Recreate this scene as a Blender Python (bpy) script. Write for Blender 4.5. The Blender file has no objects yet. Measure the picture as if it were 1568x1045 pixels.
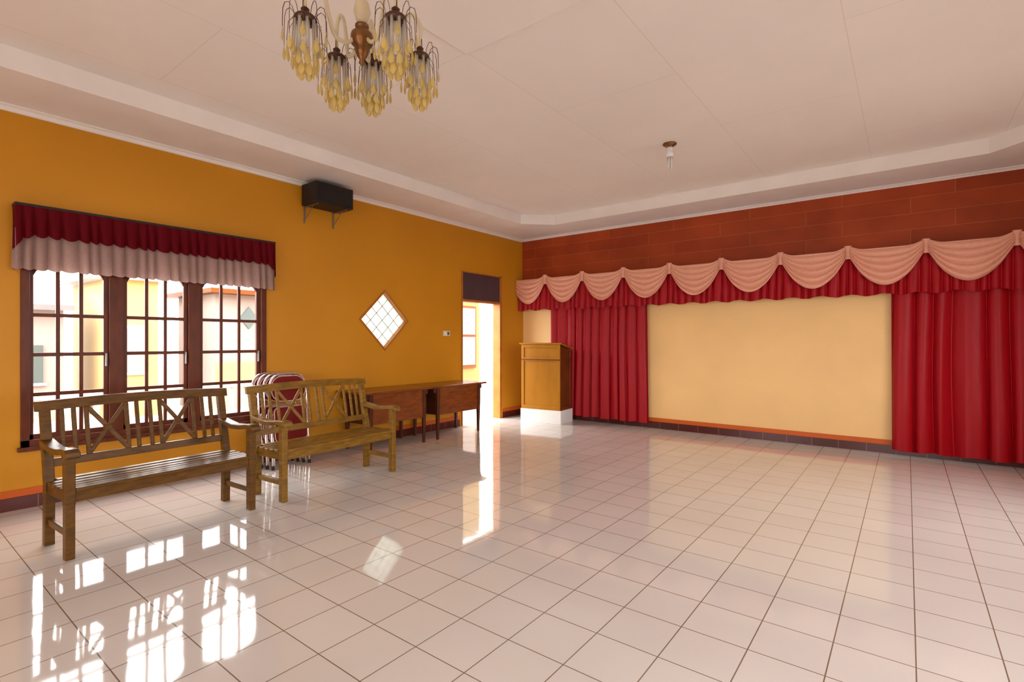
import bpy, bmesh, math, random
from mathutils import Vector, Matrix
random.seed(7)
scene = bpy.context.scene
COL = scene.collection

# ------------------------------------------------------------------ materials
def mat(name, color, rough=0.5, metallic=0.0, nscale=0, namt=0.0, bump=0.0, bscale=None, stretch=None, ior=1.5, transl=0.0, coat=0.0, transm=0.0, spec=0.5):
    m = bpy.data.materials.new(name); m.use_nodes = True
    nt = m.node_tree; N = nt.nodes; L = nt.links
    b = N['Principled BSDF']
    b.inputs['Base Color'].default_value = (*color, 1)
    b.inputs['Roughness'].default_value = rough
    b.inputs['Metallic'].default_value = metallic
    b.inputs['IOR'].default_value = ior
    b.inputs['Transmission Weight'].default_value = transm
    b.inputs['Specular IOR Level'].default_value = spec
    if coat: 
        b.inputs['Coat Weight'].default_value = coat
        b.inputs['Coat Roughness'].default_value = 0.1
    if nscale:
        tc = N.new('ShaderNodeTexCoord'); mp = N.new('ShaderNodeMapping')
        if stretch: mp.inputs['Scale'].default_value = stretch
        no = N.new('ShaderNodeTexNoise'); no.inputs['Scale'].default_value = nscale; no.inputs['Detail'].default_value = 4
        L.new(tc.outputs['Object'], mp.inputs[0]); L.new(mp.outputs[0], no.inputs['Vector'])
        mr = N.new('ShaderNodeMapRange')
        mr.inputs['From Min'].default_value = 0.3; mr.inputs['From Max'].default_value = 0.7
        mr.inputs['To Min'].default_value = 1 - namt; mr.inputs['To Max'].default_value = 1 + namt
        L.new(no.outputs['Fac'], mr.inputs['Value'])
        mx = N.new('ShaderNodeMix'); mx.data_type = 'RGBA'; mx.blend_type = 'MULTIPLY'; mx.inputs[0].default_value = 1
        mx.inputs[6].default_value = (*color, 1)
        L.new(mr.outputs[0], mx.inputs[7]); L.new(mx.outputs[2], b.inputs['Base Color'])
        if bump:
            n2 = N.new('ShaderNodeTexNoise'); n2.inputs['Scale'].default_value = bscale or nscale; n2.inputs['Detail'].default_value = 3
            L.new(mp.outputs[0], n2.inputs['Vector'])
            bp = N.new('ShaderNodeBump'); bp.inputs['Strength'].default_value = bump; bp.inputs['Distance'].default_value = 0.01
            L.new(n2.outputs['Fac'], bp.inputs['Height']); L.new(bp.outputs[0], b.inputs['Normal'])
    if transl:
        tr = N.new('ShaderNodeBsdfTranslucent'); tr.inputs[0].default_value = (*color, 1)
        ms = N.new('ShaderNodeMixShader'); ms.inputs[0].default_value = transl
        L.new(b.outputs[0], ms.inputs[1]); L.new(tr.outputs[0], ms.inputs[2])
        L.new(ms.outputs[0], N['Material Output'].inputs[0])
    return m

def brick_mat(name, c1, c2, mortar, bw, rh, msize, offset, axes, shift, rough, ior=1.5, bump=0.3, bias=0.0, noise=0.0, smooth=0.1, wave=0.0, spec=0.5):
    m = bpy.data.materials.new(name); m.use_nodes = True
    nt = m.node_tree; N = nt.nodes; L = nt.links
    b = N['Principled BSDF']; b.inputs['Roughness'].default_value = rough; b.inputs['IOR'].default_value = ior
    b.inputs['Specular IOR Level'].default_value = spec
    tc = N.new('ShaderNodeTexCoord'); sp = N.new('ShaderNodeSeparateXYZ'); cb = N.new('ShaderNodeCombineXYZ')
    L.new(tc.outputs['Object'], sp.inputs[0])
    for k in range(2):
        ad = N.new('ShaderNodeMath'); ad.operation = 'ADD'; ad.inputs[1].default_value = shift[k]
        L.new(sp.outputs[axes[k]], ad.inputs[0]); L.new(ad.outputs[0], cb.inputs[k])
    br = N.new('ShaderNodeTexBrick'); br.offset = offset; br.squash = 1
    br.inputs['Color1'].default_value = (*c1, 1); br.inputs['Color2'].default_value = (*c2, 1); br.inputs['Mortar'].default_value = (*mortar, 1)
    br.inputs['Scale'].default_value = 1; br.inputs['Mortar Size'].default_value = msize; br.inputs['Mortar Smooth'].default_value = smooth
    br.inputs['Bias'].default_value = bias; br.inputs['Brick Width'].default_value = bw; br.inputs['Row Height'].default_value = rh
    L.new(cb.outputs[0], br.inputs['Vector'])
    out = br.outputs['Color']
    if noise:
        no = N.new('ShaderNodeTexNoise'); no.inputs['Scale'].default_value = 1.6; no.inputs['Detail'].default_value = 5
        L.new(tc.outputs['Object'], no.inputs['Vector'])
        mr = N.new('ShaderNodeMapRange'); mr.inputs['From Min'].default_value = .3; mr.inputs['From Max'].default_value = .7
        mr.inputs['To Min'].default_value = 1 - noise; mr.inputs['To Max'].default_value = 1 + noise
        L.new(no.outputs['Fac'], mr.inputs['Value'])
        mx = N.new('ShaderNodeMix'); mx.data_type = 'RGBA'; mx.blend_type = 'MULTIPLY'; mx.inputs[0].default_value = 1
        L.new(out, mx.inputs[6]); L.new(mr.outputs[0], mx.inputs[7]); out = mx.outputs[2]
    L.new(out, b.inputs['Base Color'])
    bp = N.new('ShaderNodeBump'); bp.invert = True; bp.inputs['Strength'].default_value = bump; bp.inputs['Distance'].default_value = 0.003
    L.new(br.outputs['Fac'], bp.inputs['Height'])
    if wave:
        n3 = N.new('ShaderNodeTexNoise'); n3.inputs['Scale'].default_value = 5.0; n3.inputs['Detail'].default_value = 1
        L.new(tc.outputs['Object'], n3.inputs['Vector'])
        b3 = N.new('ShaderNodeBump'); b3.inputs['Strength'].default_value = 1.0; b3.inputs['Distance'].default_value = wave
        L.new(n3.outputs['Fac'], b3.inputs['Height']); L.new(b3.outputs[0], bp.inputs['Normal'])
    L.new(bp.outputs[0], b.inputs['Normal'])
    return m

M = {}
M['wall'] = mat('orange_paint', (0.56, 0.235, 0.008), 0.5, nscale=1.2, namt=0.05, bump=0.08, bscale=25, spec=.3)
M['wall_back'] = mat('pale_orange_lit', (0.85, 0.54, 0.22), 0.5, nscale=1.1, namt=0.05, bump=0.08, bscale=25)  # paler than the left wall, flooding light partly put into the colour
M['ceil'] = brick_mat('ceiling_board', (0.85, 0.78, 0.73), (0.84, 0.77, 0.72), (0.72, 0.63, 0.57), 2.4, 1.09, 0.0025, 0.5, (1, 0), (0.3, 1.10), 0.65, bump=0.3, noise=0.02)
M['trimwhite'] = mat('white_trim', (0.85, 0.80, 0.77), 0.5, nscale=3, namt=0.03)
M['floor'] = brick_mat('ceramic_tile', (0.61, 0.565, 0.53), (0.64, 0.595, 0.56), (0.20, 0.14, 0.10), 0.2975, 0.2975, 0.0028, 0.0, (0, 1), (-5.79 + 0.2975 * 40, 0.2975 * 60), 0.05, ior=1.66, bump=0.4, noise=0.03, wave=0.0006)
M['plank'] = brick_mat('red_plank', (0.36, 0.055, 0.012), (0.30, 0.042, 0.010), (0.46, 0.13, 0.04), 1.1, 0.19, 0.003, 0.37, (0, 2), (0.4, -2.53), 0.5, bump=0.6, noise=0.2, spec=.2)
M['base_dark'] = brick_mat('dark_base_tile', (0.09, 0.018, 0.016), (0.07, 0.016, 0.013), (0.2, 0.12, 0.09), 0.2975, 0.5, 0.003, 0, (0, 2), (0.0, 0.2), 0.2, bump=0.2, spec=.25)
M['base_dark_y'] = brick_mat('dark_base_tile_y', (0.10, 0.018, 0.014), (0.08, 0.016, 0.012), (0.2, 0.12, 0.09), 0.2975, 0.5, 0.003, 0, (1, 2), (0.0, 0.2), 0.2, bump=0.2, spec=.15)
M['base_orange'] = mat('orange_band', (0.55, 0.10, 0.010), 0.4, nscale=2, namt=0.05, spec=.3)
M['frame'] = mat('dark_red_wood', (0.11, 0.022, 0.006), 0.35, nscale=6, namt=0.2, stretch=(3, 3, 1), spec=.18)
M['frame_or'] = mat('orange_wood', (0.42, 0.14, 0.02), 0.35, nscale=6, namt=0.15, spec=.3)
M['bench_a'] = mat('bench_backlit', (0.105, 0.043, 0.005), 0.32, nscale=10, namt=0.3, stretch=(1, 1, 4), bump=0.1, bscale=30, spec=.16)  # olive-brown wood, backlit darkness put into the colour
M['bench_b'] = mat('bench_gold', (0.20, 0.098, 0.012), 0.3, nscale=10, namt=0.3, stretch=(1, 1, 4), bump=0.1, bscale=30, spec=.24)
M['desk'] = mat('desk_wood', (0.19, 0.045, 0.008), 0.22, nscale=7, namt=0.25, stretch=(4, 1, 4), spec=.35)
M['desk_d'] = mat('desk_dark', (0.08, 0.018, 0.006), 0.3, nscale=7, namt=0.25, spec=.25)
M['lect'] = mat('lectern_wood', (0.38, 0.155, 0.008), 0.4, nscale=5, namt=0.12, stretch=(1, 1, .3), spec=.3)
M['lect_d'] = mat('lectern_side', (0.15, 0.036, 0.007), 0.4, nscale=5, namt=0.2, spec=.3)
M['white'] = mat('white_paint', (0.82, 0.82, 0.80), 0.4, nscale=3, namt=0.02)
M['crimson'] = mat('crimson_satin', (0.34, 0.0015, 0.007), 0.40, nscale=40, namt=0.08, stretch=(1, 1, .1), spec=.2)
M['maroon'] = mat('maroon_cloth', (0.11, 0.0015, 0.006), 0.6, nscale=40, namt=0.1, stretch=(1, 1, .1), transl=0.1, spec=.08)  # maroon darkened further, its backlit shade is in the colour
M['pink'] = mat('pink_satin', (0.76, 0.37, 0.26), 0.4, nscale=30, namt=0.04, spec=.35)
M['sheer'] = mat('pink_sheer', (0.42, 0.27, 0.24), 0.8, nscale=60, namt=0.08, transl=0.35, spec=.1)
M['black'] = mat('black_box', (0.016, 0.011, 0.011), 0.5, nscale=40, namt=0.2, spec=.3)
M['grille'] = mat('speaker_grille', (0.022, 0.017, 0.016), 0.8, nscale=300, namt=0.5, spec=.2)
M['metal'] = mat('grey_metal', (0.25, 0.22, 0.2), 0.4, 0.8)
M['chrome'] = mat('chrome', (0.75, 0.73, 0.72), 0.15, 1.0)
M['vinyl'] = mat('red_vinyl', (0.17, 0.010, 0.010), 0.5, nscale=20, namt=0.1, spec=.15)
M['piping'] = mat('pale_piping', (0.65, 0.5, 0.47), 0.4)
M['brass'] = mat('aged_brass', (0.22, 0.10, 0.035), 0.35, 0.8)
M['wire'] = mat('dark_wire', (0.10, 0.05, 0.03), 0.35, 0.8)
M['cream'] = mat('cream_enamel', (0.60, 0.50, 0.32), 0.3, nscale=12, namt=0.1)
M['drop'] = mat('amber_drop', (0.90, 0.76, 0.36), 0.12, nscale=15, namt=0.1, transl=0.25, transm=0.65, ior=1.25)
M['rod'] = mat('clear_rod', (0.92, 0.89, 0.84), 0.08, transl=0.2, transm=0.75, ior=1.3)
M['bulb'] = mat('bulb_glass', (0.9, 0.88, 0.85), 0.1, transl=0.3)
M['transom'] = mat('transom_grey', (0.075, 0.045, 0.055), 0.3, nscale=5, namt=0.05, spec=.3)
M['frost'] = mat('frosted_glass', (0.58, 0.62, 0.58), 0.2, nscale=20, namt=0.05, transl=0.9)
M['lead'] = mat('glass_came', (0.62, 0.66, 0.52), 0.5)
M['plaster'] = mat('plate_plastic', (0.7, 0.65, 0.5), 0.4)
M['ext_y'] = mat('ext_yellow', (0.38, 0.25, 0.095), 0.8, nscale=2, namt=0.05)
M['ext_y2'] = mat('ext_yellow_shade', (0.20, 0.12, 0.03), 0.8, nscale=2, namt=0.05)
M['ext_p'] = mat('ext_pink', (0.23, 0.18, 0.16), 0.8, nscale=2, namt=0.05)
M['ext_w'] = mat('ext_white', (0.5, 0.5, 0.5), 0.7, nscale=2, namt=0.05)
M['ext_g'] = mat('ext_green', (0.05, 0.07, 0.07), 0.3)
M['ext_o'] = mat('ext_orange', (0.12, 0.035, 0.006), 0.5, spec=.1)
M['ext_ground'] = mat('ext_ground', (0.38, 0.36, 0.34), 0.8, nscale=2, namt=0.1)
M['roof'] = mat('ext_roof', (0.11, 0.10, 0.10), 0.7, nscale=4, namt=0.2)

# ------------------------------------------------------------------ mesh builder
class MB:
    def __init__(s, name):
        s.name = name; s.bm = bmesh.new(); s.mats = []; s.T = Matrix.Identity(4)
    def mi(s, key):
        if key not in s.mats: s.mats.append(key)
        return s.mats.index(key)
    def v(s, p): return s.bm.verts.new(s.T @ Vector(p))
    def f(s, vs, mk, smooth=False):
        try: fa = s.bm.faces.new(vs)
        except ValueError: return None
        fa.material_index = s.mi(mk); fa.smooth = smooth; return fa
    def hexa(s, c, mk):
        vs = [s.v(p) for p in c]
        for q in ((0,3,2,1),(4,5,6,7),(0,1,5,4),(1,2,6,5),(2,3,7,6),(3,0,4,7)):
            s.f([vs[i] for i in q], mk)
    def box(s, a, b, mk):
        x0,x1 = sorted((a[0],b[0])); y0,y1 = sorted((a[1],b[1])); z0,z1 = sorted((a[2],b[2]))
        s.hexa([(x0,y0,z0),(x1,y0,z0),(x1,y1,z0),(x0,y1,z0),(x0,y0,z1),(x1,y0,z1),(x1,y1,z1),(x0,y1,z1)], mk)
    def beam(s, p0, p1, w, h, mk, side=(1,0,0)):
        p0 = Vector(p0); p1 = Vector(p1); d = (p1-p0).normalized(); sd = Vector(side)
        sd = (sd - d*sd.dot(d)).normalized(); up = d.cross(sd)
        a = sd*w/2; b = up*h/2
        s.hexa([p0-a-b, p0+a-b, p0+a+b, p0-a+b, p1-a-b, p1+a-b, p1+a+b, p1-a+b], mk)
    def prism(s, pts, off, mk):
        n = len(pts); off = Vector(off)
        A = [s.v(p) for p in pts]; B = [s.v(Vector(p)+off) for p in pts]
        s.f(A[::-1], mk); s.f(B, mk)
        for i in range(n): s.f([A[i],A[(i+1)%n],B[(i+1)%n],B[i]], mk)
    def tube(s, path, r, mk, seg=8, cap=True, closed=False):
        P = [Vector(p) for p in path]; n = len(P)
        rr = r if isinstance(r,(list,tuple)) else [r]*n
        rings = []; up = None
        for i in range(n):
            if closed: d = (P[(i+1)%n]-P[i-1])
            else: d = (P[min(i+1,n-1)]-P[max(i-1,0)])
            d.normalize()
            if up is None:
                up = Vector((0,0,1)) if abs(d.z)<.9 else Vector((1,0,0))
            up = (up - d*up.dot(d)).normalized(); sd = d.cross(up)
            rings.append([s.v(P[i]+(up*math.cos(2*math.pi*k/seg)+sd*math.sin(2*math.pi*k/seg))*rr[i]) for k in range(seg)])
        m = n if closed else n-1
        for i in range(m):
            a, b = rings[i], rings[(i+1)%n]
            for k in range(seg): s.f([a[k],a[(k+1)%seg],b[(k+1)%seg],b[k]], mk, True)
        if cap and not closed:
            s.f(rings[0][::-1], mk); s.f(rings[-1], mk)
    def lathe(s, c, prof, mk, seg=16):
        rings = []
        for r,z in prof:
            r = max(r, 1e-4)
            rings.append([s.v((c[0]+r*math.cos(2*math.pi*k/seg), c[1]+r*math.sin(2*math.pi*k/seg), c[2]+z)) for k in range(seg)])
        for i in range(len(rings)-1):
            a,b = rings[i],rings[i+1]
            for k in range(seg): s.f([a[k],a[(k+1)%seg],b[(k+1)%seg],b[k]], mk, True)
        s.f(rings[0][::-1], mk); s.f(rings[-1], mk)
    def grid(s, fn, nu, nv, mk):
        G = [[s.v(fn(i/nu, j/nv)) for j in range(nv+1)] for i in range(nu+1)]
        for i in range(nu):
            for j in range(nv): s.f([G[i][j],G[i+1][j],G[i+1][j+1],G[i][j+1]], mk, True)
    def done(s, bevel=0, solid=0, loc=None, rotz=0):
        bmesh.ops.recalc_face_normals(s.bm, faces=s.bm.faces)
        me = bpy.data.meshes.new(s.name); s.bm.to_mesh(me); s.bm.free()
        for k in s.mats: me.materials.append(M[k])
        o = bpy.data.objects.new(s.name, me); COL.objects.link(o)
        if loc: o.location = loc
        o.rotation_euler = (0,0,rotz)
        if solid:
            md = o.modifiers.new('solid','SOLIDIFY'); md.thickness = solid; md.offset = 0
        if bevel:
            md = o.modifiers.new('bevel','BEVEL'); md.width = bevel; md.segments = 2; md.limit_method = 'ANGLE'; md.angle_limit = math.radians(40)
        return o

# ------------------------------------------------------------------ room shell
W, Lr, H, H2 = 7.6, -12.8, 3.29, 3.45
T = 0.15
fl = MB('floor'); fl.box((-T, Lr-T, -0.12), (W+T, T, 0.0), 'floor'); fl.done()

# left wall
w = MB('wall_left')
def lp(y0,y1,z0,z1): w.box((-T,y0,z0),(0,y1,z1),'wall')
TOPZ = 3.55
WY0, WY1, WZ0, WZ1 = -6.95, -4.92, 0.50, 2.12
DY0, DY1, DZ = -1.70, -0.67, 2.53
gy, gz, gr = -3.25, 1.67, 0.42
lp(Lr-T, WY0, 0, TOPZ); lp(WY0, WY1, 0, WZ0); lp(WY0, WY1, WZ1, TOPZ)
lp(WY1, gy-gr, 0, TOPZ); lp(gy-gr, gy+gr, 0, gz-gr); lp(gy-gr, gy+gr, gz+gr, TOPZ)
for a,b in ((-1,-1),(1,-1),(1,1),(-1,1)):
    w.prism([(0,gy+a*gr,gz+b*gr),(0,gy,gz+b*gr),(0,gy+a*gr,gz)], (-T,0,0), 'wall')
lp(gy+gr, DY0, 0, TOPZ); lp(DY0, DY1, 2.06, TOPZ); lp(DY1, T, 0, TOPZ)
w.box((-T,DY1-.045,0),(-.001,DY1,2.06),'frame_or'); w.box((-T,DY0,0),(-.001,DY0+.02,2.06),'frame_or'); w.box((-T,DY0,2.03),(-.001,DY1,2.06),'frame_or')
w.done()

w = MB('wall_back')
w.box((-T,0,0),(W+T,T,TOPZ),'wall_back'); w.done()
w = MB('trim_plank_panel')
w.box((0.002,-0.025,2.50),(W-0.002,-0.001,H-0.04),'plank'); w.done()

# unseen right wall, window openings added to let daylight in
RW = [(-11.6,-9.2),(-7.0,-4.6),(-3.6,-1.6)]
w = MB('wall_right'); yy = Lr-T
for a,b in RW:
    w.box((W,yy,0),(W+T,a,TOPZ),'wall'); w.box((W,a,0),(W+T,b,.5),'wall'); w.box((W,a,2.5),(W+T,b,TOPZ),'wall'); yy = b
w.box((W,yy,0),(W+T,T,TOPZ),'wall'); w.done()
BW = [(0.8,3.2),(4.4,6.8)]  # unseen rear openings, added as a daylight source behind the camera
w = MB('wall_rear'); xx = -T
for a,b in BW:
    w.box((xx,Lr-T,0),(a,Lr,TOPZ),'wall'); w.box((a,Lr-T,0),(b,Lr,.3),'wall'); w.box((a,Lr-T,2.6),(b,Lr,TOPZ),'wall'); xx = b
w.box((xx,Lr-T,0),(W+T,Lr,TOPZ),'wall'); w.done()

# ceiling: soffit ring with chamfered tray
c = MB('ceiling')
a0, b0, c0 = 0.78, -0.72, 0.40
tray = [(a0+c0,b0),(W-a0-c0,b0),(W-a0,b0-c0),(W-a0,Lr+0.72+c0),(W-a0-c0,Lr+0.72),(a0+c0,Lr+0.72),(a0,Lr+0.72+c0),(a0,b0-c0)]
outer = [(0,0),(W,0),(W,0),(W,Lr),(W,Lr),(0,Lr),(0,Lr),(0,0)]
n = 8
for i in range(n):
    j = (i+1)%n
    A = tray[i]; B = tray[j]; oA = outer[i]; oB = outer[j]
    if oA == oB: pts = [A,B,oB]
    else: pts = [A,B,oB,oA]
    c.f([c.v((p[0],p[1],H)) for p in pts], 'trimwhite')
    c.f([c.v((A[0],A[1],H)),c.v((B[0],B[1],H)),c.v((B[0],B[1],H+.16)),c.v((A[0],A[1],H+.16))],'trimwhite')
c.f([c.v((p[0],p[1],H2)) for p in tray], 'ceil')
c.f([c.v((x,y,H2+.05)) for x,y in ((-T,Lr-T),(W+T,Lr-T),(W+T,T),(-T,T))], 'ceil')
co = c.done()
t = MB('trim_ceiling_panel')
px0,px1,py0,py1 = 3.26,4.36,-7.7,-5.11
t.box((px0,py0,H2-.022),(px1,py1,H2-.001),'ceil'); 
t.done(bevel=.006)
# cornice
def cornice(name, p, q, nrm):
    t = MB(name); p=Vector(p); q=Vector(q); nv=Vector(nrm)
    prof = [(0.001,-.001),(.055,-.001),(.055,-.012),(.03,-.02),(.015,-.045),(.001,-.05)]
    t.prism([p+nv*a+Vector((0,0,b)) for a,b in prof], q-p, 'trimwhite'); t.done()
cornice('trim_1',(0,Lr+.06,H),(0,-.06,H),(1,0,0))
cornice('trim_2',(.0,0,H),(W,0,H),(0,-1,0))
cornice('trim_3',(W,Lr+.06,H),(W,-.06,H),(-1,0,0))

# baseboards
def bb(name, segs, axis):
    t = MB(name)
    for a,b in segs:
        if axis=='L':
            t.box((0.001,a,0),(.014,b,.105),'base_dark_y'); t.box((0.001,a,.105),(.010,b,.165),'base_orange')
        if axis=='R':
            t.box((W-.014,a,0),(W-.001,b,.105),'base_dark_y'); t.box((W-.010,a,.105),(W-.001,b,.165),'base_orange')
        if axis=='B':
            t.box((a,-.014,0),(b,-.001,.105),'base_dark'); t.box((a,-.020,.105),(b,-.001,.165),'base_orange')
    t.done(bevel=.002)
bb('baseboard_left',[(Lr,DY0-.05),(DY1+.05,-.02)],'L')
bb('baseboard_back',[(0.015,W-.015)],'B')
bb('baseboard_right',[(Lr,-.02)],'R')

# ------------------------------------------------------------------ windows
def window_frame(name, y0,y1,z0,z1, cas, rows, ncol=3, Tm=None, arch=True, mk='frame'):
    w = MB(name)
    if Tm is not None: w.T = Tm
    xa, xb = -.10, .02
    cw = .055
    w.box((xa,y0,z0),(xb,y0+cw,z1),mk); w.box((xa,y1-cw,z0),(xb,y1,z1),mk)
    w.box((xa,y0,z0),(xb,y1,z0+.06),mk); w.box((xa,y0,z1-.05),(xb,y1,z1),mk)
    w.box((-.02,y0-.02,z0-.03),(.05,y1+.02,z0+.005),mk)
    for i,(a,b) in enumerate(cas):
        if i: w.box((xa,cas[i-1][1]+.002,z0),(xb-.01,a-.002,z1),mk)
        X0,X1 = -.055,-.02
        st = .034
        w.box((X0,a,z0+.05),(X1,a+st,z1-.04),mk); w.box((X0,b-st,z0+.05),(X1,b,z1-.04),mk)
        w.box((X0,a,z0+.05),(X1,b,rows[0]),mk)
        zt = rows[-1]
        ia,ib = a+st,b-st; cwid = (ib-ia)/ncol
        for k in range(1,ncol):
            yy = ia+cwid*k; w.box((X0+.006,yy-.014,rows[0]),(X1-.006,yy+.014,z1-.04),mk)
        for r in rows[1:-1]:
            w.box((X0+.007,ia,r-.016),(X1-.007,ib,r+.016),mk)
        for k in range(ncol):
            ya = ia+cwid*k; yb = ya+cwid; mid = (ia+ib)/2; half=(ib-ia)/2
            pts=[(X0,ya,z1-.04)]
            ns=8
            for q in range(ns+1):
                yq = ya+(yb-ya)*q/ns
                u=(yq-mid)/half
                zz = zt-.02+ (.10*math.sqrt(max(0,1-u*u)) if arch else 0.02)
                pts.append((X0,yq,min(zz,z1-.05)))
            pts.append((X0,yb,z1-.04))
            w.prism(pts,(X1-X0,0,0),mk)
        w.box((X1,b-.025,1.15),(X1+.02,b-.01,1.27),'metal')
    return w.done(bevel=.003)
window_frame('window_1', WY0,WY1,WZ0,WZ1, [(-6.90,-6.36),(-6.25,-5.71),(-5.60,-4.98)], [.60,.93,1.265,1.60,1.95])
k=2
for a,b in RW:  # frames for the added right-wall openings
    Tm = Matrix(((-1,0,0,W),(0,1,0,0),(0,0,1,0),(0,0,0,1)))
    d=(b-a-.1-.2)/3
    cs=[(a+.05+i*(d+.1),a+.05+i*(d+.1)+d) for i in range(3)]
    window_frame('window_%d'%k,a,b,.5,2.5,cs,[.60,1.05,1.5,1.95,2.35],Tm=Tm); k+=1
for a,b in BW:  # frames for the added rear openings
    Tm = Matrix(((0,1,0,0),(1,0,0,Lr),(0,0,1,0),(0,0,0,1)))
    d=(b-a-.1-.2)/3
    cs=[(a+.05+i*(d+.1),a+.05+i*(d+.1)+d) for i in range(3)]
    window_frame('window_%d'%k,a,b,.3,2.6,cs,[.40,.9,1.4,1.9,2.45],Tm=Tm); k+=1
# diamond window
w = MB('window_%d'%k)
dm=[(0,-1),(1,0),(0,1),(-1,0)]
for i in range(4):
    p=dm[i]; q=dm[(i+1)%4]
    ro,ri=gr+.006,gr-.028
    w.prism([(.012,gy+p[0]*ro,gz+p[1]*ro),(.012,gy+q[0]*ro,gz+q[1]*ro),(.012,gy+q[0]*ri,gz+q[1]*ri),(.012,gy+p[0]*ri,gz+p[1]*ri)],(-.12,0,0),'frame_or')
ri=gr-.025
w.prism([(-.06,gy+p[0]*ri,gz+p[1]*ri) for p in dm],(-.012,0,0),'frost')
side=ri*math.sqrt(2)
for c1,c2 in ((Vector((0,1,1)),Vector((0,1,-1))),(Vector((0,1,-1)),Vector((0,1,1)))):
    c1.normalize(); c2.normalize()
    for k2 in (-1/3,0,1/3):
        cc=Vector((-.055,gy,gz))+c2*(k2*side*.75)
        w.beam(cc-c1*side*.49,cc+c1*side*.49,.008,.010,'lead',side=(1,0,0))
w.done()

# ------------------------------------------------------------------ door
d = MB('door_1')
d.box((.001,DY1-.05,0),(.018,DY1+.005,DZ),'frame_or')
d.box((.001,DY0-.005,0),(.018,DY0+.02,DZ),'frame_or')
d.box((.001,DY0,DZ-.02),(.018,DY1,DZ),'frame_or')
d.box((.001,DY0,2.04),(.015,DY1,2.07),'frame_or')
d.box((.001,DY0+.01,2.07),(.010,DY1-.03,DZ-.01),'transom')
d.done(bevel=.002)

# ------------------------------------------------------------------ window valance + pelmet
def pleat(x,f,seed):
    # rounded pleats towards the room with tight creases at the back, uneven spacing
    p=f*x+seed+.9*math.sin(f*.23*x+seed*1.7)+.5*math.sin(f*.41*x+seed*.6)
    return 2*abs(math.sin(p*.5))**.75-1
v = MB('window_valance')
Y0,Y1 = -7.00,-4.87
v.box((.002,Y0,2.475),(.13,Y1,2.495),'black')
def side_path(s):
    tot = .12+(Y1-Y0)+.12; d=s*tot
    if d<.12: return (.005+d, Y0, 0)
    if d<.12+(Y1-Y0): return (.125, Y0+d-.12, 1)
    return (.125-(d-.12-(Y1-Y0)), Y1, 2)
def red(u,vv):
    x,y,k=side_path(u)
    e=max(0,1-min(u,1-u)/.09); p=pleat(u*2.37,72,1.3)
    z=2.478-vv*(.240+.018*p+.13*min(1,e*1.4)); a=(.005+.018*vv)*p
    return (max(.004,x+.012*vv+a*(k==1)), y+(0 if k==1 else (a*.5)), z)
def pinkf(u,vv):
    x,y,k=side_path(u); p=pleat(u*2.37,72,1.3)
    z=2.29-vv*(.325+.010*p); a=(.012+.016*vv)*p
    return (max(.003,x-.016+a*(k==1)), y+(0 if k==1 else (a*.5)), z)
v.grid(red,700,10,'maroon'); v.grid(pinkf,700,8,'sheer')
v.done()

# ------------------------------------------------------------------ stage valance
SY = -.185
v = MB('stage_valance')
v.box((.003,-.165,2.49),(W-.003,-.027,2.515),'frame')
def rv(u,vv):
    x=.01+u*(W-.02); z=2.50-vv*(.555+.014*math.sin(x*19))
    return (x, -.152-(.006+.018*vv)*pleat(x,62,.7), z)
v.grid(rv,1400,10,'crimson')
PIT=.756
def swag(xa,xb,cut=0.0,sd=0):
    w_=xb-xa
    def fn(u,vv):
        uu=cut+(1-cut)*u
        sn=max(0,math.sin(math.pi*uu))
        D=.115+.335*(sn**.95)
        top=2.505+.05*(abs(math.cos(math.pi*uu))**14)
        z=top-vv*D
        ph=vv*2*math.pi*5+.6+sd+1.2*(uu-.5)*(uu-.5)
        rip=.024*(1-2*abs(math.sin(ph*.5))**.8)*(.25+.75*sn)*(vv**.3)
        y=SY-.010-.050*sn*math.sin(math.pi*min(1,vv*.85+.12))**.6-.012*(1-sn)+rip
        return (xa+u*w_, y, z)
    v.grid(fn,32,80,'pink')
    v.grid(lambda a,b:(xb+(.040-.020*math.sin(b*3.14))*math.sin((a-.5)*math.pi)*(1-.3*b),SY-.030-.030*math.cos((a-.5)*math.pi)-.004*math.sin(a*25),2.560-b*.165),12,6,'pink')
xs=[.005]+[.64+PIT*i for i in range(11)]
xs=[x for x in xs if x<W-.1]+[W-.045]
for i in range(len(xs)-1):
    wd=xs[i+1]-xs[i]
    swag(xs[i],xs[i+1],cut=(1-wd/PIT) if i==0 else 0,sd=i*.7)
v.done()

def drape(name,xa,xb,zt,zb,freq,seed,y0=-.08,flare=0,amp=.034):
    o=MB(name)
    def fn(u,vv):
        x=xa+(xb-xa)*u
        f=pleat(x+.010*math.sin(vv*4+x*3),freq,seed)
        a=amp*(.75+.35*vv)
        xx=x+flare*vv*(u-.3)+.018*math.cos(freq*x+seed)*(.4+.6*vv)
        z=zt-(zt-zb)*vv
        if vv>=1: z+=.008*math.sin(x*17)
        return (min(W-.01,max(.01,xx)), min(-.03,y0-a*f-.012*vv), z)
    o.grid(fn,int((xb-xa)*190),24,'crimson')
    return o.done()
drape('stage_curtain',.68,2.50,2.12,.085,38,.4,flare=.03,y0=-.078,amp=.034)
drape('stage_curtain',5.60,W-.02,2.12,.06,30,2.0,flare=.01,y0=-.080,amp=.040)

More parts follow.
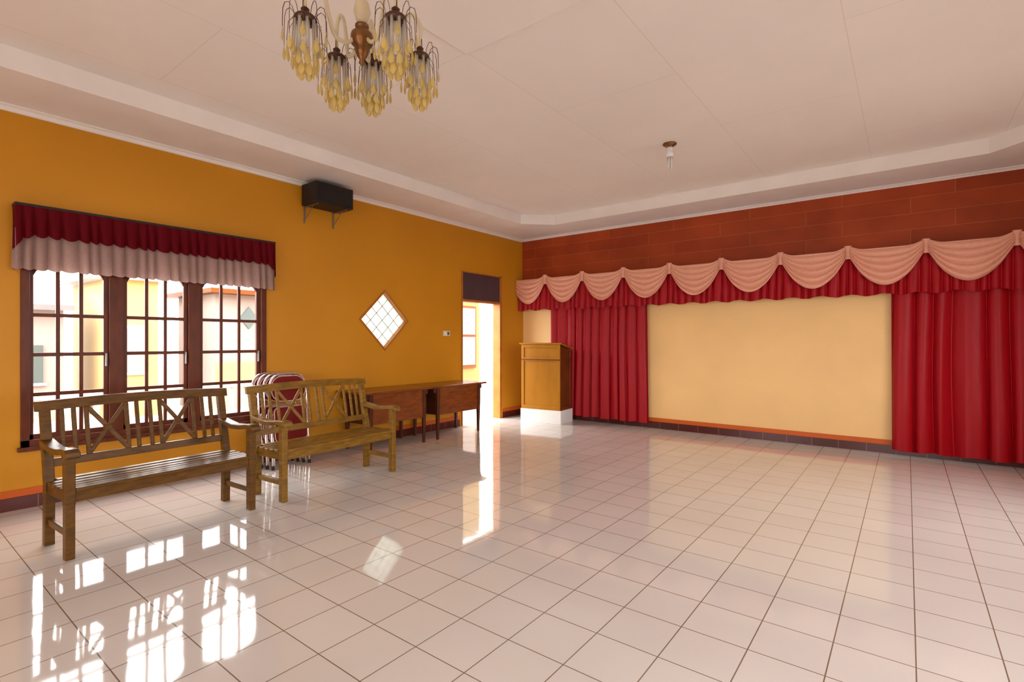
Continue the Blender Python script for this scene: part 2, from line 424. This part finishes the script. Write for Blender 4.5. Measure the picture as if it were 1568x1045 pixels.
# ------------------------------------------------------------------ speaker
s = MB('wall_speaker')
s.box((.03,-4.50,3.0),(.34,-4.0,3.245),'black')
s.box((.341,-4.47,3.03),(.347,-4.03,3.215),'grille')
for y in (-4.45,-4.06):
    s.box((.002,y-.012,2.80),(.01,y+.012,3.0),'metal')
    s.box((.002,y-.012,2.992),(.30,y+.012,3.0),'metal')
    s.beam((.008,y,2.84),(.20,y,2.99),.008,.008,'metal',side=(0,1,0))
s.box((.002,-4.45,3.05),(.03,-4.05,3.2),'metal')
s.done(bevel=.006)

s = MB('light_switch'); s.box((.001,-2.12,1.46),(.012,-1.97,1.54),'plaster')
s.box((.012,-2.10,1.475),(.018,-2.055,1.525),'white'); s.box((.012,-2.035,1.475),(.016,-1.99,1.525),'metal'); s.done(bevel=.002)

# ------------------------------------------------------------------ benches
def bench(name, origin, ang, mk, Wd=1.22, D=.47):
    b = MB(name); lw=.055
    for x in (lw/2, Wd-lw/2):
        b.beam((x,.03,0),(x,.03,.36),lw*.9,.06,mk); b.beam((x,.03,.34),(x,.03,.665),lw,.055,mk)
        b.prism([(x-lw/2,D-.055,0),(x-lw/2,D,0),(x-lw/2,D-.01,.42),(x-lw/2,D+.10,.965),(x-lw/2,D+.055,.965),(x-lw/2,D-.065,.42)],(lw,0,0),mk)
        b.box((x-.014,.05,.355),(x+.014,D-.04,.425),mk)
        b.box((x-.014,.05,.14),(x+.014,D-.04,.185),mk)
        top=[(-.055,.655),(-.05,.683),(-.02,.700),(.06,.698),(.16,.684),(.28,.680),(.38,.695),(D+.02,.712)]
        bot=[(D+.02,.668),(.38,.655),(.28,.642),(.16,.646),(.06,.660),(-.02,.660),(-.04,.640)]
        b.prism([(x-.038,p,q) for p,q in top+bot],(.076,0,0),mk)
    b.box((.04,.015,.355),(Wd-.04,.043,.425),mk)
    b.box((.04,D-.05,.355),(Wd-.04,D-.025,.425),mk)
    for i in range(6):
        y=.0+i*.074
        dz=-.008*math.sin(math.pi*(i+.5)/6)
        x0_,x1_=(lw,Wd-lw) if i in (0,5) else (.0,Wd)
        b.box((x0_,y,.425+dz),(x1_,y+.058,.448+dz),mk)
    def bp(x,z): return (x, D-.03+ (z-.42)*.19, z)
    ztop=.965; n=16
    up_=[];dn_=[]
    for i in range(n+1):
        u=i/n; x=-.025+u*(Wd+.05); zz=ztop+.018*math.sin(math.pi*u)
        up_.append(bp(x,zz)); dn_.append(bp(x,zz-.068))
    o_=Vector((0,.038,0))
    b.prism([Vector(p)-o_*.5 for p in dn_+up_[::-1]],o_,mk)
    A=[bp(lw*.5,.52),bp(Wd-lw*.5,.52),bp(Wd-lw*.5,.575),bp(lw*.5,.575)]
    b.prism([Vector(p)-Vector((0,.014,0)) for p in A],(0,.028,0),mk)
    inner0,inner1=lw,Wd-lw; wd=inner1-inner0
    zl,zh=.57,.915
    def vs(f,ww=.028): b.beam(bp(inner0+wd*f,zl),bp(inner0+wd*f,zh),ww,.016,mk)
    def X(f0,f1):
        xa,xb=inner0+wd*f0,inner0+wd*f1
        for (p,q) in (((xa,zl),(xb,zh)),((xa,zh),(xb,zl))):
            b.beam(bp(*p),bp(*q),.014,.030,mk,side=(0,1,-.1))
        vs(f0); vs(f1)
        m=bp((xa+xb)/2,(zl+zh)/2)
        b.box((m[0]-.025,m[1]-.012,m[2]-.025),(m[0]+.025,m[1]+.012,m[2]+.025),mk)
    vs(.055); vs(.115); X(.18,.40); vs(.46); vs(.54); X(.60,.82); vs(.885); vs(.945)
    return b.done(bevel=.005, loc=origin, rotz=ang)
bench('garden_bench',(1.60,-6.985,0),math.radians(93.2),'bench_a')
bench('garden_bench',(1.56,-5.56,0),math.radians(93.4),'bench_b',Wd=1.29)

# ------------------------------------------------------------------ folding chairs
def fchair(x):
    c = MB('folding_chair')
    wd=.42
    def U(w_,h,z0,r,y,flip=False):
        P=[]
        P.append((-w_/2,y,z0)); P.append((-w_/2,y,h-r))
        for i in range(1,8):
            a=math.pi-(math.pi/2)*i/8; P.append((-w_/2+r+r*math.cos(a),y,h-r+r*math.sin(a)))
        P.append((-w_/2+r,y,h)); P.append((w_/2-r,y,h))
        for i in range(1,8):
            a=math.pi/2-(math.pi/2)*i/8; P.append((w_/2-r+r*math.cos(a),y,h-r+r*math.sin(a)))
        P.append((w_/2,y,h-r)); P.append((w_/2,y,z0))
        return P
    c.tube(U(wd,1.02,.012,.14,0),.012,'chrome')
    c.tube(U(wd-.06,.62,.03,.08,.022),.010,'chrome')
    c.tube([(-wd/2,0,.14),(wd/2,0,.14)],.008,'chrome'); c.tube([(-wd/2+.03,.022,.22),(wd/2-.03,.022,.22)],.008,'chrome')
    for sx in (-1,1):
        c.lathe((sx*wd/2,0,0),[(.016,0),(.017,.04)],'black',10)
    def rr(w_,z0,z1,y,t,r,mk,pipe=False):
        pts=[]
        for (cx,cz,a0_) in ((w_/2-r,z1-r,0),(-w_/2+r,z1-r,90),(-w_/2+r,z0+r,180),(w_/2-r,z0+r,270)):
            for i in range(6):
                a=math.radians(a0_+18*i); pts.append((cx+r*math.cos(a),y,cz+r*math.sin(a)))
        c.prism(pts,(0,t,0),mk)
        if pipe: c.tube([(p[0],p[1]+.002,p[2]) for p in pts],.005,'piping',6,closed=True)
    rr(wd-.03,.72,.995,-.014,.028,.12,'vinyl',True)
    rr(wd-.05,.28,.66,-.034,.034,.06,'vinyl',True)
    o=c.done(bevel=.003)
    o.rotation_euler=(Matrix.Rotation(math.radians(90),4,'Z')@Matrix.Rotation(math.radians(-5),4,'X')).to_euler()
    o.location=x; return o
for i in range(4):
    fchair((.16+.082*i,-4.90+.022*i,0.002))

# ------------------------------------------------------------------ desks
def desk(name,y0,y1):
    d=MB(name); x0,x1=.03,.62
    d.box((x0,y0,.725),(x1,y1,.752),'desk')
    d.box((x0+.04,y0+.05,.655),(x1-.06,y1-.05,.725),'desk_d')
    for y in (y0+.10,y1-.15):
        for x in (x0+.03,x1-.09):
            d.prism([(x,y,.725),(x+.05,y,.725),(x+.05,y+.05,.725),(x,y+.05,.725)],(0,0,-.25),'desk_d')
            d.hexa([(x+.01,y+.01,0),(x+.04,y+.01,0),(x+.04,y+.04,0),(x+.01,y+.04,0),(x,y,.475),(x+.05,y,.475),(x+.05,y+.05,.475),(x,y+.05,.475)],'desk_d')
    d.box((x1-.075,y0+.13,.34),(x1-.058,y1-.13,.72),'desk')
    d.box((x0+.06,y1-.135,.34),(x1-.08,y1-.12,.72),'desk_d')
    d.box((x0+.06,y0+.12,.34),(x1-.08,y0+.135,.72),'desk_d')
    return d.done(bevel=.004)
desk('writing_desk',-4.03,-2.905); desk('writing_desk',-2.895,-1.79)

# ------------------------------------------------------------------ lectern
l=MB('lectern')
w_,dp=.74,.43
l.box((-.015,-.015,0),(w_+.015,dp+.015,.225),'white')
def wedge(y0,y1,x0,x1,z0,za,zb,mk):
    l.hexa([(x0,y0,z0),(x1,y0,z0),(x1,y1,z0),(x0,y1,z0),(x0,y0,za),(x1,y0,za),(x1,y1,zb),(x0,y1,zb)],mk)
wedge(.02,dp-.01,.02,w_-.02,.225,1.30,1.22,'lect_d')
l.box((.0,-.0,.225),(w_,.02,1.30),'lect')
for a,b in (((0,-.015,.225),(.05,0,1.32)),((w_-.05,-.015,.225),(w_,0,1.32)),((.05,-.015,.225),(w_-.05,0,.29)),((.05,-.015,1.04),(w_-.05,0,1.10)),((.05,-.015,1.27),(w_-.05,0,1.32))):
    l.box(a,b,'lect')
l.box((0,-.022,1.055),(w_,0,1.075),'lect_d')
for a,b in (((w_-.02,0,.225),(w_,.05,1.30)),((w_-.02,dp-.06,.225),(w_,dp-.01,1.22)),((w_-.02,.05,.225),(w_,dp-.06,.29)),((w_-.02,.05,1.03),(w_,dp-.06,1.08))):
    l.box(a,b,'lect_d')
l.hexa([(-.03,-.035,1.325),(w_+.03,-.035,1.325),(w_+.03,dp+.01,1.235),(-.03,dp+.01,1.235),(-.03,-.035,1.35),(w_+.03,-.035,1.35),(w_+.03,dp+.01,1.26),(-.03,dp+.01,1.26)],'lect')
l.done(bevel=.004,loc=(.50,-.72,0),rotz=math.radians(6))

# ------------------------------------------------------------------ chandelier
th=math.radians(37.66)
Rv=Vector((math.cos(th),math.sin(th),0)); Fv=Vector((-math.sin(th),math.cos(th),0))
CC=Vector((3.82,-6.40,0))
ch=MB('chandelier')
cx,cy=CC.x,CC.y
ch.lathe((cx,cy,0),[(.001,3.427),(.065,3.426),(.06,3.40),(.03,3.37),(.012,3.36)],'brass',20)
ch.tube([(cx,cy,3.37),(cx,cy,3.06)],.007,'brass')
ch.lathe((cx,cy,0),[(.006,3.10),(.02,3.08),(.012,3.06),(.03,3.03),(.036,3.0),(.02,2.965),(.012,2.955),(.034,2.94),(.014,2.925),(.03,2.90),(.038,2.86),(.026,2.82),(.014,2.80)],'cream',20)
ch.lathe((cx,cy,0),[(.012,2.81),(.03,2.80),(.03,2.79),(.02,2.78),(.046,2.762),(.050,2.75),(.047,2.715),(.03,2.70),(.034,2.69),(.022,2.66),(.010,2.645),(.014,2.63),(.001,2.615)],'brass',20)
lamps=[(-.195,-.15),(.185,-.15),(.235,.14),(-.005,.20),(-.165,.15)]
def drop(p,sz,mk='drop',a=0):
    n_=6
    prof=[(.001,0),(.004*sz,-.010*sz),(.011*sz,-.030*sz),(.014*sz,-.044*sz),(.009*sz,-.056*sz),(.001,-.062*sz)]
    t=Vector((-math.sin(a),math.cos(a),0)); nn=Vector((math.cos(a),math.sin(a),0)); P0=Vector(p)
    rings=[]
    for r,z in prof:
        rings.append([ch.v(P0+t*(r*math.cos(2*math.pi*k/n_))+nn*(.35*r*math.sin(2*math.pi*k/n_))+Vector((0,0,z))) for k in range(n_)])
    for i in range(len(rings)-1):
        for k in range(n_): ch.f([rings[i][k],rings[i][(k+1)%n_],rings[i+1][(k+1)%n_],rings[i+1][k]],mk,True)
    ch.f(rings[0][::-1],mk); ch.f(rings[-1],mk)
for (dx,dz) in lamps:
    dirv=(Rv*dx+Fv*dz); R=dirv.length; dn=dirv.normalized()
    P=[]
    ctrl=[(.03,2.735),(.07,2.70),(.12,2.71),(R*.60,2.79),(R*.70,2.885),(R*.86,2.925),(R*1.0,2.88),(R,2.775)]
    for i in range(len(ctrl)-1):
        p0=ctrl[max(i-1,0)];p1=ctrl[i];p2=ctrl[i+1];p3=ctrl[min(i+2,len(ctrl)-1)]
        for k_ in range(6):
            t_=k_/6
            q=[.5*((2*p1[j])+(-p0[j]+p2[j])*t_+(2*p0[j]-5*p1[j]+4*p2[j]-p3[j])*t_**2+(-p0[j]+3*p1[j]-3*p2[j]+p3[j])*t_**3) for j in (0,1)]
            P.append((cx+dn.x*q[0],cy+dn.y*q[0],q[1]))
    P.append((cx+dn.x*R,cy+dn.y*R,2.775))
    ch.tube(P,.0085,'cream',10)
    lx,ly=cx+dirv.x,cy+dirv.y
    ch.lathe((lx,ly,0),[(.008,2.785),(.018,2.775),(.014,2.76),(.040,2.745),(.046,2.738),(.046,2.722),(.02,2.72),(.001,2.719)],'wire',16)
    ch.lathe((lx,ly,0),[(.014,2.72),(.014,2.67),(.018,2.65),(.020,2.62),(.010,2.59),(.001,2.585)],'bulb',12)
    nW=10
    for k_ in range(nW):
        a=2*math.pi*k_/nW
        ca,sa=math.cos(a),math.sin(a)
        ln=.05 if k_%2 else .10
        pts=[(lx+ca*r,ly+sa*r,z) for r,z in ((.04,2.735),(.05,2.768),(.065,2.784),(.08,2.776),(.087,2.75),(.089,2.70),(.089,2.755-ln-.03))]
        ch.tube(pts,.0015,'wire',seg=4)
        drop((lx+ca*.089,ly+sa*.089,2.725-ln),1.0,a=a)
    for k_ in range(9):
        a=2*math.pi*(k_+.5)/9; ca,sa=math.cos(a),math.sin(a)
        ch.tube([(lx+ca*.043,ly+sa*.043,2.722),(lx+ca*.050,ly+sa*.050,2.59)],.0065,'rod',seg=6)
        drop((lx+ca*.052,ly+sa*.052,2.588),1.1,a=a)
    for k_ in range(10):
        a=2*math.pi*k_/10; ca,sa=math.cos(a),math.sin(a)
        ch.tube([(lx+ca*.046,ly+sa*.046,2.73),(lx+ca*.066,ly+sa*.066,2.70),(lx+ca*.072,ly+sa*.072,2.62)],.0012,'wire',seg=4)
        drop((lx+ca*.072,ly+sa*.072,2.615),.95,a=a)
    for k_ in range(6):
        a=2*math.pi*k_/6; ca,sa=math.cos(a),math.sin(a)
        ch.tube([(lx+ca*.03,ly+sa*.03,2.72),(lx+ca*.032,ly+sa*.032,2.56)],.003,'rod',seg=5)
        drop((lx+ca*.032,ly+sa*.032,2.56),1.2,a=a)
ch.done()

# ceiling bulb
b=MB('ceiling_lamp'); bx,by=3.79,-2.55
b.lathe((bx,by,0),[(.001,H2-.001),(.07,H2-.001),(.07,H2-.012),(.04,H2-.03),(.033,H2-.04)],'brass',20)
b.lathe((bx,by,0),[(.030,H2-.035),(.034,H2-.06),(.028,H2-.085),(.036,H2-.09),(.036,H2-.135),(.02,H2-.14),(.001,H2-.141)],'white',16)
for k_ in range(3):
    a=2*math.pi*k_/3
    for s_ in (-1,1):
        px=bx+.022*math.cos(a+s_*.5); py=by+.022*math.sin(a+s_*.5)
        b.lathe((px,py,0),[(.009,H2-.14),(.009,H2-.255),(.001,H2-.264)],'bulb',8)
b.done()

# ------------------------------------------------------------------ exterior
e=MB('exterior_ground'); e.box((-30,-35,-.30),(40,25,-.14),'ext_ground'); e.done()
e=MB('neighbor_house')
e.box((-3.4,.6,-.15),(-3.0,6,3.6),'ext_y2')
e.box((-3.0,1.30,.7),(-2.95,1.98,2.26),'ext_o'); e.box((-2.95,1.36,.78),(-2.93,1.92,1.48),'ext_p'); e.box((-2.95,1.36,1.54),(-2.93,1.92,2.2),'ext_p')
e.done()
e=MB('porch_column'); e.box((-1.15,.05,-.15),(-.9,.30,3.0),'white'); e.box((-1.19,.01,-.15),(-.86,.34,.15),'white'); e.done(bevel=.01)
e=MB('neighbor_house')
e.box((-9,-8.2,-.15),(-7,-5.3,2.0),'ext_p'); e.prism([(-6.7,-8.4,1.95),(-9.3,-8.4,3.0),(-9.3,-8.4,3.08),(-6.7,-8.4,2.05)],(0,3.2,0),'roof')
e.box((-7,-6.3,.6),(-6.95,-5.6,1.3),'ext_g'); e.box((-6.98,-6.35,.55),(-6.93,-5.55,.6),'ext_w')
e.box((-7,-7.4,.6),(-6.95,-6.7,1.5),'ext_w')
e.done()
e=MB('neighbor_house')
e.box((-9,-4.75,-.15),(-6.5,-3.9,2.6),'ext_y'); e.box((-6.5,-4.6,.7),(-6.45,-4.1,1.7),'ext_w'); e.box((-6.45,-4.55,.78),(-6.42,-4.15,1.62),'ext_p')
e.box((-9.2,-5.0,2.6),(-6.3,-3.7,2.7),'ext_w')
e.done()
e=MB('neighbor_house')
e.box((-8,-3.0,-.15),(-6,-.2,2.4),'ext_p'); 
e.prism([(-6,-2.5,1.9),(-6,-2.3,2.15),(-6,-2.1,1.9),(-6,-2.3,1.65)],(.03,0,0),'ext_g')
e.box((-6,-3.0,.5),(-5.96,-.2,.9),'ext_y'); e.box((-8.2,-3.2,2.4),(-5.7,0,2.5),'ext_o')
e.done()
e=MB('balustrade')
e.box((-3.25,-9,.62),(-3.1,0.2,.70),'ext_w'); e.box((-3.25,-9,-.14),(-3.1,0.2,.02),'ext_w')
for i in range(46):
    y=-8.9+i*.2; e.lathe((-3.175,y,0),[(.03,0),(.05,.15),(.025,.35),(.04,.5),(.03,.63)],'ext_w',8)
e.done()

# ------------------------------------------------------------------ light
wd=bpy.data.worlds.new('sky'); scene.world=wd; wd.use_nodes=True
bg=wd.node_tree.nodes['Background']; bg.inputs[0].default_value=(1,.98,.96,1); bg.inputs[1].default_value=13.0
def portal(loc,rot,sx,sy):
    L=bpy.data.lights.new('portal','AREA'); L.shape='RECTANGLE'; L.size=sx; L.size_y=sy; L.cycles.is_portal=True
    o=bpy.data.objects.new('sky_portal',L); COL.objects.link(o); o.location=loc; o.rotation_euler=rot
h=math.pi/2
portal((-.2,(WY0+WY1)/2,(WZ0+WZ1)/2),(0,-h,0),WZ1-WZ0,WY1-WY0)
portal((-.2,(DY0+DY1)/2,1.03),(0,-h,0),2.05,DY1-DY0)
for a,b in RW: portal((W+.2,(a+b)/2,1.5),(0,h,0),2.0,b-a)
for a,b in BW: portal(((a+b)/2,Lr-.2,1.45),(h,0,0),b-a,2.3)

# ------------------------------------------------------------------ camera
cam=bpy.data.cameras.new('camera'); cam.lens=18.0; cam.sensor_width=36; cam.clip_start=.05
o=bpy.data.objects.new('camera',cam); COL.objects.link(o); o.location=(5.76,-7.81,1.38); o.rotation_euler=(math.pi/2,0,th)
scene.camera=o
scene.view_settings.view_transform='Standard'
scene.view_settings.exposure=0.0
